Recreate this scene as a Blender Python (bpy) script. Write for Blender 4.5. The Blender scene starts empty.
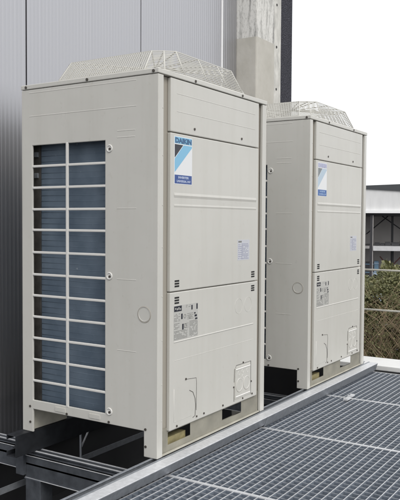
import bpy, bmesh, math, random
from mathutils import Vector, Matrix
R = math.radians
scene = bpy.context.scene
col = scene.collection
random.seed(7)

# ------------------------------------------------------------------ camera
cam_d = bpy.data.cameras.new('camera')
cam = bpy.data.objects.new('camera', cam_d)
col.objects.link(cam)
scene.camera = cam
YAW, PITCH, ROLL, FPX = 0.5680699, -0.0383605, 0.005829, 721.818
CAM = Vector((-2.3441, -1.69617, 0.96163))
fw = Vector((math.cos(YAW) * math.cos(PITCH), math.sin(YAW) * math.cos(PITCH), math.sin(PITCH)))
ri = Vector((math.sin(YAW), -math.cos(YAW), 0))
up = ri.cross(fw)
r2 = math.cos(ROLL) * ri + math.sin(ROLL) * up
u2 = -math.sin(ROLL) * ri + math.cos(ROLL) * up
M = Matrix((r2, u2, -fw)).transposed().to_4x4()
M.translation = CAM
cam.matrix_world = M
cam_d.sensor_fit = 'VERTICAL'
cam_d.sensor_height = 36
cam_d.lens = FPX / 500 * 36
cam_d.clip_start = 0.05
cam_d.clip_end = 3000

# ------------------------------------------------------------------ light
SUN_DIR = Vector((-0.42, -0.80, 0.80)).normalized()
EL = math.asin(SUN_DIR.z)
AZ = math.atan2(SUN_DIR.x, SUN_DIR.y)
world = bpy.data.worlds.new('World')
scene.world = world
world.use_nodes = True
wn = world.node_tree
bg = wn.nodes['Background']
sky = wn.nodes.new('ShaderNodeTexSky')
sky.sky_type = 'NISHITA'
sky.sun_disc = False
sky.sun_elevation = EL
sky.sun_rotation = AZ
sky.air_density = 1.0
sky.dust_density = 2.0
sky.ozone_density = 1.0
hsv = wn.nodes.new('ShaderNodeHueSaturation')
hsv.inputs['Saturation'].default_value = 0.22
wn.links.new(sky.outputs[0], hsv.inputs['Color'])
# overcast: an even layer of thin white cloud over most of the clear sky
cloud_n = wn.nodes.new('ShaderNodeTexNoise')
cloud_n.inputs['Scale'].default_value = 2.2
cloud_n.inputs['Detail'].default_value = 5
tcw = wn.nodes.new('ShaderNodeTexCoord')
wn.links.new(tcw.outputs['Generated'], cloud_n.inputs['Vector'])
cloud_r = wn.nodes.new('ShaderNodeValToRGB')
cloud_r.color_ramp.elements[0].position = 0.3
cloud_r.color_ramp.elements[1].position = 0.7
cloud_r.color_ramp.elements[0].color = (0.90, 0.92, 0.95, 1)
cloud_r.color_ramp.elements[1].color = (1, 1, 1, 1)
wn.links.new(cloud_n.outputs[0], cloud_r.inputs[0])
cloud_s = wn.nodes.new('ShaderNodeVectorMath')
cloud_s.operation = 'SCALE'
cloud_s.inputs['Scale'].default_value = 5.0
wn.links.new(cloud_r.outputs[0], cloud_s.inputs[0])
mixw = wn.nodes.new('ShaderNodeMix')
mixw.data_type = 'RGBA'
mixw.inputs['Factor'].default_value = 0.8
wn.links.new(hsv.outputs[0], mixw.inputs['A'])
wn.links.new(cloud_s.outputs[0], mixw.inputs['B'])
wn.links.new(mixw.outputs['Result'], bg.inputs['Color'])
bg.inputs['Strength'].default_value = 0.15
sun_d = bpy.data.lights.new('sun', 'SUN')
sun_d.energy = 0.8
sun_d.angle = R(25)
sun_d.color = (1.0, 0.97, 0.92)
sun = bpy.data.objects.new('sun', sun_d)
col.objects.link(sun)
sun.rotation_euler = SUN_DIR.to_track_quat('Z', 'Y').to_euler()
sun.location = (0, -3, 8)
scene.view_settings.view_transform = 'Standard'
scene.view_settings.look = 'None'
scene.view_settings.exposure = 0.75
scene.view_settings.gamma = 1
scene.view_settings.use_curve_mapping = False


# ------------------------------------------------------------------ materials
def new_mat(name):
    m = bpy.data.materials.new(name)
    m.use_nodes = True
    nt = m.node_tree
    return m, nt, nt.nodes['Principled BSDF']


def mat(name, colr, rough=0.5, metal=0.0, var=0.0, vscale=6.0, bump=0.0, bscale=200.0, spec=0.5, stretch=(1, 1, 1)):
    m, nt, b = new_mat(name)
    b.inputs['Base Color'].default_value = (*colr, 1)
    b.inputs['Roughness'].default_value = rough
    b.inputs['Metallic'].default_value = metal
    b.inputs['Specular IOR Level'].default_value = spec
    tc = nt.nodes.new('ShaderNodeTexCoord')
    mp = nt.nodes.new('ShaderNodeMapping')
    mp.inputs['Scale'].default_value = stretch
    nt.links.new(tc.outputs['Object'], mp.inputs[0])
    if var:
        n = nt.nodes.new('ShaderNodeTexNoise')
        n.inputs['Scale'].default_value = vscale
        n.inputs['Detail'].default_value = 6
        n.inputs['Roughness'].default_value = 0.6
        nt.links.new(mp.outputs[0], n.inputs['Vector'])
        rp = nt.nodes.new('ShaderNodeValToRGB')
        rp.color_ramp.elements[0].position = 0.3
        rp.color_ramp.elements[1].position = 0.7
        rp.color_ramp.elements[0].color = (*[c * (1 - var) for c in colr], 1)
        rp.color_ramp.elements[1].color = (*[min(1, c * (1 + var)) for c in colr], 1)
        nt.links.new(n.outputs[0], rp.inputs[0])
        nt.links.new(rp.outputs[0], b.inputs['Base Color'])
        mr = nt.nodes.new('ShaderNodeMapRange')
        mr.inputs[3].default_value = rough * 0.85
        mr.inputs[4].default_value = min(1, rough * 1.2)
        nt.links.new(n.outputs[0], mr.inputs[0])
        nt.links.new(mr.outputs[0], b.inputs['Roughness'])
    if bump:
        n2 = nt.nodes.new('ShaderNodeTexNoise')
        n2.inputs['Scale'].default_value = bscale
        n2.inputs['Detail'].default_value = 3
        nt.links.new(mp.outputs[0], n2.inputs['Vector'])
        bp = nt.nodes.new('ShaderNodeBump')
        bp.inputs['Strength'].default_value = bump
        bp.inputs['Distance'].default_value = 0.002
        nt.links.new(n2.outputs[0], bp.inputs['Height'])
        nt.links.new(bp.outputs[0], b.inputs['Normal'])
    return m


def ivory_material():
    m, nt, b = new_mat('ivory_paint')
    L = nt.links.new
    tc = nt.nodes.new('ShaderNodeTexCoord')

    def noise(scale, sc, det, rough=0.6):
        mp = nt.nodes.new('ShaderNodeMapping')
        mp.inputs['Scale'].default_value = sc
        L(tc.outputs['Object'], mp.inputs[0])
        n = nt.nodes.new('ShaderNodeTexNoise')
        n.inputs['Scale'].default_value = scale
        n.inputs['Detail'].default_value = det
        n.inputs['Roughness'].default_value = rough
        L(mp.outputs[0], n.inputs['Vector'])
        return n

    def ramp(n, p0, c0, p1, c1):
        r = nt.nodes.new('ShaderNodeValToRGB')
        r.color_ramp.elements[0].position = p0
        r.color_ramp.elements[0].color = (*c0, 1)
        r.color_ramp.elements[1].position = p1
        r.color_ramp.elements[1].color = (*c1, 1)
        L(n.outputs[0], r.inputs[0])
        return r
    base = ramp(noise(2.2, (1, 1, 1), 6), 0.3, (0.535, 0.526, 0.489), 0.7, (0.572, 0.561, 0.522))
    streak = ramp(noise(16, (1, 1, 0.06), 4), 0.30, (0.958, 0.957, 0.948), 0.52, (1, 1, 1))
    grime = ramp(noise(30, (1, 1, 1), 8, 0.75), 0.28, (0.90, 0.893, 0.87), 0.42, (1, 1, 1))
    m1 = nt.nodes.new('ShaderNodeMix')
    m1.data_type = 'RGBA'
    m1.blend_type = 'MULTIPLY'
    m1.inputs['Factor'].default_value = 1
    L(base.outputs[0], m1.inputs['A'])
    L(streak.outputs[0], m1.inputs['B'])
    m2 = nt.nodes.new('ShaderNodeMix')
    m2.data_type = 'RGBA'
    m2.blend_type = 'MULTIPLY'
    m2.inputs['Factor'].default_value = 1
    L(m1.outputs['Result'], m2.inputs['A'])
    L(grime.outputs[0], m2.inputs['B'])
    L(m2.outputs['Result'], b.inputs['Base Color'])
    mr = nt.nodes.new('ShaderNodeMapRange')
    mr.inputs[1].default_value = 0.3
    mr.inputs[2].default_value = 0.7
    mr.inputs[3].default_value = 0.26
    mr.inputs[4].default_value = 0.46
    L(noise(5, (1, 1, 0.4), 5).outputs[0], mr.inputs[0])
    L(mr.outputs[0], b.inputs['Roughness'])
    bp = nt.nodes.new('ShaderNodeBump')
    bp.inputs['Strength'].default_value = 0.35
    bp.inputs['Distance'].default_value = 0.006
    L(noise(4.5, (1, 1, 0.8), 2).outputs[0], bp.inputs['Height'])
    L(bp.outputs[0], b.inputs['Normal'])
    return m


IVORY = ivory_material()
IVORY_GRILLE = mat('ivory_grille', (0.66, 0.65, 0.62), 0.4)
IVORY_WIRE = mat('ivory_wire', (0.56, 0.55, 0.51), 0.45)
BASE_BEIGE = mat('base_beige', (0.50, 0.48, 0.41), 0.6, var=0.18, vscale=9)
YELLOW = mat('yellow_strip', (0.31, 0.27, 0.14), 0.7, var=0.3, vscale=25)
GROOVE = mat('groove_shade', (0.34, 0.315, 0.27), 0.55)  # recess shade put into the colour, browner than the panels
DARK_GAP = mat('dark_gap', (0.03, 0.03, 0.03), 0.8)
SCREW = mat('screw_head', (0.09, 0.08, 0.07), 0.5, 0.5)
PUNCH = mat('punched_groove', (0.07, 0.066, 0.06), 0.7)
SLOT = mat('vent_slot', (0.015, 0.015, 0.015), 0.8)
SHEET = mat('tube_sheet', (0.075, 0.07, 0.065), 0.55, 0.2, var=0.3, vscale=20)
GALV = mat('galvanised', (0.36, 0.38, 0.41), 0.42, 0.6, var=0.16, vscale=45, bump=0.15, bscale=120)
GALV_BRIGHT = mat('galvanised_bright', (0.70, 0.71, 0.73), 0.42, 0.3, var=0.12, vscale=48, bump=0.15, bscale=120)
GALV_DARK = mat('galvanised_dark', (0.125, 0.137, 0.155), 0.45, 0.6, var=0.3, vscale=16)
REAR = mat('shaded_zinc', (0.035, 0.038, 0.044), 0.5, 0.5, var=0.3, vscale=16)  # zinc blackened: shade under the units put into the colour
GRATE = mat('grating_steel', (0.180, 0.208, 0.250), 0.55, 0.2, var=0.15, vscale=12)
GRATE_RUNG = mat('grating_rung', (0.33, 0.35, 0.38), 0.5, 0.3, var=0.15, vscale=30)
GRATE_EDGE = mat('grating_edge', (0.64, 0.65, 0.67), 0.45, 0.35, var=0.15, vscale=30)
ROOF = mat('roof_membrane', (0.022, 0.022, 0.024), 0.85, var=0.3, vscale=3)
BLACK_RUBBER = mat('black_rubber', (0.02, 0.02, 0.02), 0.7)
WHITE_PLATE = mat('white_sticker', (0.72, 0.73, 0.74), 0.35)
LIGHT_BLUE = mat('light_blue_ink', (0.20, 0.46, 0.66), 0.35)
BLACK_INK = mat('black_ink', (0.018, 0.02, 0.03), 0.35)
DEEP_BLUE = mat('deep_blue_ink', (0.03, 0.075, 0.26), 0.35)
NAVY_INK = mat('navy_ink', (0.03, 0.10, 0.22), 0.35)
SOFT_WHITE_INK = mat('soft_white_ink', (0.55, 0.62, 0.80), 0.35)
F_HEADER = mat('faded_lilac_ink', (0.52, 0.53, 0.64), 0.45)
F_STRIPE = mat('faded_stripe_ink', (0.44, 0.54, 0.63), 0.45)
F_TRI = mat('faded_grey_ink', (0.20, 0.22, 0.23), 0.45)
F_BLUE = mat('faded_blue_ink', (0.05, 0.13, 0.36), 0.45)
F_LET = mat('faded_letter_ink', (0.42, 0.44, 0.60), 0.45)
F_LOW = mat('faded_low_letter_ink', (0.40, 0.55, 0.78), 0.45)
PLATE_GREY = mat('rating_plate_grey', (0.46, 0.455, 0.43), 0.5)
PRINT_GREY = mat('print_grey', (0.19, 0.19, 0.18), 0.5)
LABEL_PALE = mat('label_pale', (0.52, 0.53, 0.57), 0.5)
LABEL_PRINT = mat('label_print', (0.22, 0.23, 0.34), 0.5)
WHITE_SLAB = mat('white_roof_edge', (0.78, 0.78, 0.77), 0.6, var=0.06, vscale=5)
CREAM_PIPE = mat('cream_pipe', (0.66, 0.64, 0.57), 0.45)
GROUND = mat('asphalt', (0.05, 0.05, 0.052), 0.9, var=0.25, vscale=0.6)
FAR_WHITE = mat('far_white_panel', (0.66, 0.66, 0.66), 0.6, var=0.06, vscale=2, stretch=(4, 4, 0.6))
FAR_TRIM = mat('far_white_trim', (0.85, 0.85, 0.85), 0.5)
FAR_ROOF = mat('far_dark_roof', (0.055, 0.06, 0.065), 0.7, var=0.1)
FAR_WALL = mat('far_grey_wall', (0.45, 0.43, 0.42), 0.8, var=0.1, vscale=1.5)
FAR_STEEL = mat('far_dark_steel', (0.03, 0.03, 0.035), 0.6)
FAR_SLAB = mat('far_slab', (0.55, 0.55, 0.56), 0.7, var=0.1)
RUST = mat('rust_red_steel', (0.14, 0.06, 0.05), 0.7)
CRATE_BLUE = mat('crate_blue', (0.14, 0.24, 0.33), 0.5, var=0.2, vscale=4)
CRATE_PALE = mat('crate_pale', (0.34, 0.42, 0.52), 0.5, var=0.2, vscale=4)
GOODS = mat('dark_goods', (0.04, 0.04, 0.045), 0.7)
BARK = mat('hedge_twig', (0.27, 0.205, 0.13), 0.85, var=0.35, vscale=3)


def coil_material():
    m, nt, b = new_mat('coil_fins')
    tc = nt.nodes.new('ShaderNodeTexCoord')
    sep = nt.nodes.new('ShaderNodeSeparateXYZ')
    nt.links.new(tc.outputs['Object'], sep.inputs[0])
    n = nt.nodes.new('ShaderNodeTexNoise')
    n.inputs['Scale'].default_value = 9
    n.inputs['Detail'].default_value = 5
    nt.links.new(tc.outputs['Object'], n.inputs['Vector'])
    rp = nt.nodes.new('ShaderNodeValToRGB')
    rp.color_ramp.elements[0].position = 0.35
    rp.color_ramp.elements[1].position = 0.68
    rp.color_ramp.elements[0].color = (0.085, 0.122, 0.168, 1)
    rp.color_ramp.elements[1].color = (0.135, 0.180, 0.232, 1)
    nt.links.new(n.outputs[0], rp.inputs[0])
    nt.links.new(rp.outputs[0], b.inputs['Base Color'])
    sp = nt.nodes.new('ShaderNodeTexNoise')       # lint and bent fins
    sp.inputs['Scale'].default_value = 55
    sp.inputs['Detail'].default_value = 2
    nt.links.new(tc.outputs['Object'], sp.inputs['Vector'])
    sr = nt.nodes.new('ShaderNodeValToRGB')
    sr.color_ramp.elements[0].position = 0.72
    sr.color_ramp.elements[1].position = 0.82
    nt.links.new(sp.outputs[0], sr.inputs[0])
    mx = nt.nodes.new('ShaderNodeMix')
    mx.data_type = 'RGBA'
    nt.links.new(sr.outputs[0], mx.inputs['Factor'])
    nt.links.new(rp.outputs[0], mx.inputs['A'])
    mx.inputs['B'].default_value = (0.30, 0.34, 0.38, 1)
    nt.links.new(mx.outputs['Result'], b.inputs['Base Color'])
    wv = nt.nodes.new('ShaderNodeTexWave')          # upright fins
    wv.bands_direction = 'Y'
    wv.inputs['Scale'].default_value = 110
    wv.inputs['Distortion'].default_value = 1.5
    nt.links.new(tc.outputs['Object'], wv.inputs['Vector'])
    bp = nt.nodes.new('ShaderNodeBump')
    bp.inputs['Strength'].default_value = 0.5
    bp.inputs['Distance'].default_value = 0.002
    nt.links.new(wv.outputs[0], bp.inputs['Height'])
    nt.links.new(bp.outputs[0], b.inputs['Normal'])
    b.inputs['Roughness'].default_value = 0.6
    return m


COIL = coil_material()


def wall_material():
    m, nt, b = new_mat('ribbed_metal_cladding')
    b.inputs['Base Color'].default_value = (0.455, 0.455, 0.475, 1)
    b.inputs['Metallic'].default_value = 0.9
    tc = nt.nodes.new('ShaderNodeTexCoord')
    mp = nt.nodes.new('ShaderNodeMapping')
    mp.inputs['Scale'].default_value = (3, 3, 0.35)
    nt.links.new(tc.outputs['Object'], mp.inputs[0])
    n = nt.nodes.new('ShaderNodeTexNoise')
    n.inputs['Scale'].default_value = 2
    n.inputs['Detail'].default_value = 5
    nt.links.new(mp.outputs[0], n.inputs['Vector'])
    mr = nt.nodes.new('ShaderNodeMapRange')
    mr.inputs[3].default_value = 0.37
    mr.inputs[4].default_value = 0.41
    nt.links.new(n.outputs[0], mr.inputs[0])
    nt.links.new(mr.outputs[0], b.inputs['Roughness'])
    return m


WALL = wall_material()


def concrete_material():
    m, nt, b = new_mat('weathered_concrete')
    L = nt.links.new
    tc = nt.nodes.new('ShaderNodeTexCoord')
    sep = nt.nodes.new('ShaderNodeSeparateXYZ')
    L(tc.outputs['Object'], sep.inputs[0])

    def noise(scale, sc, det=6):
        mp = nt.nodes.new('ShaderNodeMapping')
        mp.inputs['Scale'].default_value = sc
        L(tc.outputs['Object'], mp.inputs[0])
        n = nt.nodes.new('ShaderNodeTexNoise')
        n.inputs['Scale'].default_value = scale
        n.inputs['Detail'].default_value = det
        n.inputs['Roughness'].default_value = 0.65
        L(mp.outputs[0], n.inputs['Vector'])
        return n

    n1 = noise(5, (1, 1, 1))
    r1 = nt.nodes.new('ShaderNodeValToRGB')
    r1.color_ramp.elements[0].position = 0.3
    r1.color_ramp.elements[1].position = 0.7
    r1.color_ramp.elements[0].color = (0.44, 0.422, 0.375, 1)
    r1.color_ramp.elements[1].color = (0.53, 0.51, 0.465, 1)
    L(n1.outputs[0], r1.inputs[0])
    n2 = noise(14, (1.5, 1.5, 0.20), 12)          # vertical rain streaks
    r2_ = nt.nodes.new('ShaderNodeValToRGB')
    r2_.color_ramp.elements[0].position = 0.33
    r2_.color_ramp.elements[1].position = 0.50
    r2_.color_ramp.elements[0].color = (0.24, 0.235, 0.225, 1)
    r2_.color_ramp.elements[1].color = (0.66, 0.65, 0.62, 1)
    L(n2.outputs[0], r2_.inputs[0])
    gt = nt.nodes.new('ShaderNodeMath')
    gt.operation = 'GREATER_THAN'
    gt.inputs[1].default_value = 2.425
    L(sep.outputs[2], gt.inputs[0])
    mx = nt.nodes.new('ShaderNodeMix')
    mx.data_type = 'RGBA'
    L(gt.outputs[0], mx.inputs['Factor'])
    L(r1.outputs[0], mx.inputs['A'])
    n4 = noise(70, (1, 1, 0.6), 8)
    r4 = nt.nodes.new('ShaderNodeValToRGB')
    r4.color_ramp.elements[0].position = 0.36
    r4.color_ramp.elements[1].position = 0.5
    r4.color_ramp.elements[0].color = (0.66, 0.66, 0.65, 1)
    r4.color_ramp.elements[1].color = (1, 1, 1, 1)
    L(n4.outputs[0], r4.inputs[0])
    mm = nt.nodes.new('ShaderNodeMix')
    mm.data_type = 'RGBA'
    mm.blend_type = 'MULTIPLY'
    mm.inputs['Factor'].default_value = 0.8
    L(r2_.outputs[0], mm.inputs['A'])
    L(r4.outputs[0], mm.inputs['B'])
    L(mm.outputs['Result'], mx.inputs['B'])
    L(mx.outputs['Result'], b.inputs['Base Color'])
    b.inputs['Roughness'].default_value = 0.85
    n3 = noise(40, (1, 1, 0.5), 6)
    bp = nt.nodes.new('ShaderNodeBump')
    bp.inputs['Strength'].default_value = 0.35
    bp.inputs['Distance'].default_value = 0.006
    L(n3.outputs[0], bp.inputs['Height'])
    L(bp.outputs[0], b.inputs['Normal'])
    return m


CONC = concrete_material()
CONC_STRIP = mat('concrete_jamb', (0.56, 0.55, 0.515), 0.85, var=0.28, vscale=16, bump=0.5, bscale=60, stretch=(1, 1, 0.5))


def speckle_material():
    m, nt, b = new_mat('dark_pebbledash')
    L = nt.links.new
    tc = nt.nodes.new('ShaderNodeTexCoord')
    n = nt.nodes.new('ShaderNodeTexNoise')
    n.inputs['Scale'].default_value = 130
    n.inputs['Detail'].default_value = 3
    L(tc.outputs['Object'], n.inputs['Vector'])
    rp = nt.nodes.new('ShaderNodeValToRGB')
    rp.color_ramp.elements[0].position = 0.5
    rp.color_ramp.elements[1].position = 0.72
    rp.color_ramp.elements[0].color = (0.012, 0.012, 0.020, 1)
    rp.color_ramp.elements[1].color = (0.12, 0.12, 0.15, 1)
    L(n.outputs[0], rp.inputs[0])
    L(rp.outputs[0], b.inputs['Base Color'])
    b.inputs['Roughness'].default_value = 0.85
    bp = nt.nodes.new('ShaderNodeBump')
    bp.inputs['Strength'].default_value = 0.7
    bp.inputs['Distance'].default_value = 0.01
    L(n.outputs[0], bp.inputs['Height'])
    L(bp.outputs[0], b.inputs['Normal'])
    return m


SPECK = speckle_material()


def leaf_material():
    m, nt, b = new_mat('hedge_leaf')
    L = nt.links.new
    at = nt.nodes.new('ShaderNodeTexCoord')
    n = nt.nodes.new('ShaderNodeTexNoise')
    n.inputs['Scale'].default_value = 14
    n.inputs['Detail'].default_value = 4
    L(at.outputs['Object'], n.inputs['Vector'])
    rp = nt.nodes.new('ShaderNodeValToRGB')
    e = rp.color_ramp.elements
    e[0].position, e[0].color = 0.3, (0.064, 0.070, 0.028, 1)
    e[1].position, e[1].color = 0.72, (0.30, 0.285, 0.145, 1)
    k = e.new(0.5)
    k.color = (0.145, 0.150, 0.060, 1)
    L(n.outputs[0], rp.inputs[0])
    L(rp.outputs[0], b.inputs['Base Color'])
    b.inputs['Roughness'].default_value = 0.6
    return m


LEAF = leaf_material()


# ------------------------------------------------------------------ mesh helpers
class MB:
    """collects shapes into ONE mesh"""

    def __init__(self):
        self.bm = bmesh.new()
        self.mats = []
        self.cur = 0

    def use(self, m):
        if m not in self.mats:
            self.mats.append(m)
        self.cur = self.mats.index(m)
        return self

    def face(self, vs, smooth=False):
        try:
            f = self.bm.faces.new(vs)
        except ValueError:
            return None
        f.material_index = self.cur
        f.smooth = smooth
        return f

    def poly(self, pts):
        return self.face([self.bm.verts.new(p) for p in pts])

    def box(self, x0, x1, y0, y1, z0, z1, mtx=None):
        v = [Vector(p) for p in ((x0, y0, z0), (x1, y0, z0), (x1, y1, z0), (x0, y1, z0),
                                 (x0, y0, z1), (x1, y0, z1), (x1, y1, z1), (x0, y1, z1))]
        if mtx:
            v = [mtx @ p for p in v]
        v = [self.bm.verts.new(p) for p in v]
        for q in ((0, 3, 2, 1), (4, 5, 6, 7), (0, 1, 5, 4), (1, 2, 6, 5), (2, 3, 7, 6), (3, 0, 4, 7)):
            self.face([v[i] for i in q])
        return self

    def prism(self, pts, d):
        """closed prism: polygon pts swept by vector d"""
        d = Vector(d)
        a = [self.bm.verts.new(p) for p in pts]
        b = [self.bm.verts.new(Vector(p) + d) for p in pts]
        n = len(pts)
        self.face(a[::-1])
        self.face(b)
        for i in range(n):
            self.face([a[i], a[(i + 1) % n], b[(i + 1) % n], b[i]])
        return self

    def tube(self, pts, r, seg=6, closed=False, smooth=True):
        pts = [Vector(p) for p in pts]
        n = len(pts)
        rings = []
        prev = None
        for i, p in enumerate(pts):
            if closed:
                t = pts[(i + 1) % n] - pts[i - 1]
            else:
                t = pts[min(i + 1, n - 1)] - pts[max(i - 1, 0)]
            t.normalize()
            ref = Vector((0, 0, 1)) if abs(t.z) < 0.9 else Vector((1, 0, 0))
            a = t.cross(ref).normalized() if prev is None else (prev - t * prev.dot(t)).normalized()
            prev = a
            b = t.cross(a)
            rr = r[i] if isinstance(r, (list, tuple)) else r
            rings.append([self.bm.verts.new(p + rr * (math.cos(2 * math.pi * k / seg + 0.785) * a + math.sin(2 * math.pi * k / seg + 0.785) * b)) for k in range(seg)])
        m = n if closed else n - 1
        for i in range(m):
            A, B = rings[i], rings[(i + 1) % n]
            for k in range(seg):
                self.face([A[k], A[(k + 1) % seg], B[(k + 1) % seg], B[k]], smooth)
        if not closed:
            self.face(rings[0][::-1])
            self.face(rings[-1])
        return self

    def disc(self, c, axis, r, h, seg=12):
        """solid disc standing h proud of c along axis"""
        axis = Vector(axis).normalized()
        ref = Vector((0, 0, 1)) if abs(axis.z) < 0.9 else Vector((1, 0, 0))
        a = axis.cross(ref).normalized()
        b = axis.cross(a)
        c = Vector(c)
        self.prism([c + r * (math.cos(2 * math.pi * k / seg) * a + math.sin(2 * math.pi * k / seg) * b) for k in range(seg)], axis * h)
        return self

    def ring(self, c, axis, r, minor, seg=28):
        axis = Vector(axis).normalized()
        ref = Vector((0, 0, 1)) if abs(axis.z) < 0.9 else Vector((1, 0, 0))
        a = axis.cross(ref).normalized()
        b = axis.cross(a)
        c = Vector(c)
        self.tube([c + r * (math.cos(2 * math.pi * k / seg) * a + math.sin(2 * math.pi * k / seg) * b) for k in range(seg)], minor, 6, closed=True)
        return self

    def bevel(self, width, seg=2, ang=40):
        bmesh.ops.recalc_face_normals(self.bm, faces=self.bm.faces[:])
        es = [e for e in self.bm.edges if len(e.link_faces) == 2 and e.calc_face_angle(0) > R(ang)]
        bmesh.ops.bevel(self.bm, geom=es, offset=width, segments=seg, profile=0.5, affect='EDGES', clamp_overlap=True)
        return self

    def build(self, name, m=None, parent=None, bevel=0.0, seg=2, loc=None, label=None, cat=None, group=None, kind=None, normals=True):
        me = bpy.data.meshes.new(name)
        if normals:
            bmesh.ops.recalc_face_normals(self.bm, faces=self.bm.faces[:])
        self.bm.to_mesh(me)
        self.bm.free()
        if m is not None and not self.mats:
            me.materials.append(m)
        for k in self.mats:
            me.materials.append(k)
        o = bpy.data.objects.new(name, me)
        col.objects.link(o)
        if parent:
            o.parent = parent
        if loc:
            o.location = loc
        if bevel:
            bv = o.modifiers.new('bevel', 'BEVEL')
            bv.width = bevel
            bv.segments = seg
            bv.limit_method = 'ANGLE'
            bv.angle_limit = R(40)
            bv.use_clamp_overlap = True
        tag(o, label, cat, group, kind)
        return o


def tag(o, label=None, cat=None, group=None, kind=None):
    if label:
        o['label'] = label
    if cat:
        o['category'] = cat
    if group:
        o['group'] = group
    if kind:
        o['kind'] = kind
    return o


def thing(name, label, cat, loc=(0, 0, 0), group=None):
    o = bpy.data.objects.new(name, None)
    col.objects.link(o)
    o.location = loc
    o.empty_display_size = 0.1
    return tag(o, label, cat, group)


def kids(o):
    return [c for c in bpy.data.objects if c.parent == o]


def copy_tree(o, parent=None, remap=None):
    c = o.copy()
    col.objects.link(c)
    if parent:
        c.parent = parent
    for ch in kids(o):
        copy_tree(ch, c)
    return c


def lettering(text, size, name, m, parent, origin, width=None, height=None, bold=0.0):
    """flat letters on a front face (normal -Y), origin = lower left corner"""
    cu = bpy.data.curves.new(name, 'FONT')
    cu.body = text
    cu.size = size
    cu.offset = bold
    cu.resolution_u = 3
    tmp = bpy.data.objects.new(name, cu)
    col.objects.link(tmp)
    bpy.context.view_layer.update()
    dg = bpy.context.evaluated_depsgraph_get()
    me = bpy.data.meshes.new_from_object(tmp.evaluated_get(dg))
    bpy.data.objects.remove(tmp)
    xs = [v.co.x for v in me.vertices]
    ys = [v.co.y for v in me.vertices]
    sx = (width / (max(xs) - min(xs))) if width else 1
    sy = (height / (max(ys) - min(ys))) if height else sx
    x0, y0 = min(xs), min(ys)
    for v in me.vertices:
        v.co = Vector((origin[0] + (v.co.x - x0) * sx, origin[1], origin[2] + (v.co.y - y0) * sy))
    me.materials.clear()
    me.materials.append(m)
    o = bpy.data.objects.new(name, me)
    col.objects.link(o)
    o.parent = parent
    return o


# ------------------------------------------------------------------ setting: ground and roof
g = MB()
g.box(-700, 700, -700, 700, -2.9, -2.8)
g.build('ground', GROUND, kind='structure')
g = MB()
g.box(-6, 2.69, -6, 1.5, -2.79, -0.62)
g.build('flat_roof', ROOF, kind='structure')
g = MB()
g.use(WHITE_SLAB).box(2.694, 3.0, -7, 1.0, -0.095, -0.06)
g.use(ROOF).box(2.692, 2.70, -7, 1.0, -0.62, -0.0955)  # dark sheet added for the black shade below the white cap
g.use(WHITE_SLAB).box(2.702, 2.99, -7, 0.99, -2.79, -0.0955)
g.build('roof_edge', None, bevel=0.006, label='white painted roof edge strip below the two thin rails', cat='parapet')

# ------------------------------------------------------------------ metal clad wall
wall = thing('metal_clad_wall', 'silver grey ribbed metal cladding wall behind the two units', 'wall', (0, 1.2, -0.30))
WZ0, WZ1 = -0.30, 4.6
joints = [-3.56, -2.56, -1.565, -0.565, 0.448, 1.461, 2.49, 2.72]
PITCH_R = 1 / 36
rib_rng = random.Random(2)
for a, b in zip(joints[:-1], joints[1:]):
    mb = MB()
    x = a + (0.006 if a < 1 else 0.003)
    prof = [(x, 1.24), (x, 1.2)]
    while x + PITCH_R < b - 0.004:
        dp = rib_rng.uniform(0.0006, 0.0012)
        for fx, dy in ((0.30, 0.0), (0.46, -dp), (0.84, -dp), (1.0, 0.0)):
            prof.append((x + fx * PITCH_R, 1.2 + dy))
        x += PITCH_R
    prof += [(b - 0.004, 1.2), (b - 0.004, 1.24)]
    lo = [mb.bm.verts.new((px, py - 1.2, 0)) for px, py in prof]
    hi = [mb.bm.verts.new((px, py - 1.2, WZ1 - WZ0)) for px, py in prof]
    for i in range(len(prof) - 1):
        mb.face([lo[i], lo[i + 1], hi[i + 1], hi[i]])
    mb.build('cladding_panel', WALL, wall, normals=False)
mb = MB()
mb.box(-3.6, 2.72, 0.045, 0.30, 0, WZ1 - WZ0)
mb.build('backing', DARK_GAP, wall)
mb = MB()
mb.box(-3.6, 2.72, 0.02, 0.25, -0.32, -0.002)
mb.build('shade_strip', ROOF, wall)  # dark strip added below the cladding, standing for the shade there
mb = MB()
mb.box(2.478, 2.4895, -0.010, 0.03, 0, WZ1 - WZ0)
mb.build('joint_strip', FAR_TRIM, wall)

# ------------------------------------------------------------------ concrete column and its neighbours
cc = thing('concrete_column', 'weathered square concrete column with a smoother lower half', 'column', (2.72, 1.018, -0.62))
mb = MB()
mb.box(0, 0.312, 0, 0.45, 0, 5.2)
o = mb.build('shaft', CONC, cc, bevel=0.012, seg=2)
o.location = (0, 0, 0)
for v in o.data.vertices:
    v.co += Vector((2.72, 1.018, -0.62))
o.location = (-2.72, -1.018, 0.62)
cj = thing('concrete_jamb', 'narrow rough concrete jamb with small bolt holes beside the column', 'jamb', (3.036, 1.03, -0.62))
mb = MB()
mb.box(0, 0.137, 0, 0.4, 0, 5.2)
mb.build('strip', CONC_STRIP, cj, bevel=0.006)
for z in (2.417, 2.762, 2.07, 3.1):
    MB().disc((0.052, 0.001, z + 0.62), (0, -1, 0), 0.011, 0.003, 12).build('bolt_hole', DARK_GAP, cj)
mb = MB()
mb.box(3.178, 3.415, 1.045, 1.5, -2.79, 4.6)
mb.build('pebbledash_panel', SPECK, label='dark speckled pebbledash wall end against the white sky', cat='wall end')


# ------------------------------------------------------------------ the condenser unit
W, D, H = 0.932, 0.765, 1.575
unit = thing('condenser_unit', 'nearer ivory condenser unit with a crisp blue striped sticker and its coil side in view', 'condenser unit', (0, 0, 0),
             'condenser units on the steel frame')


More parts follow.
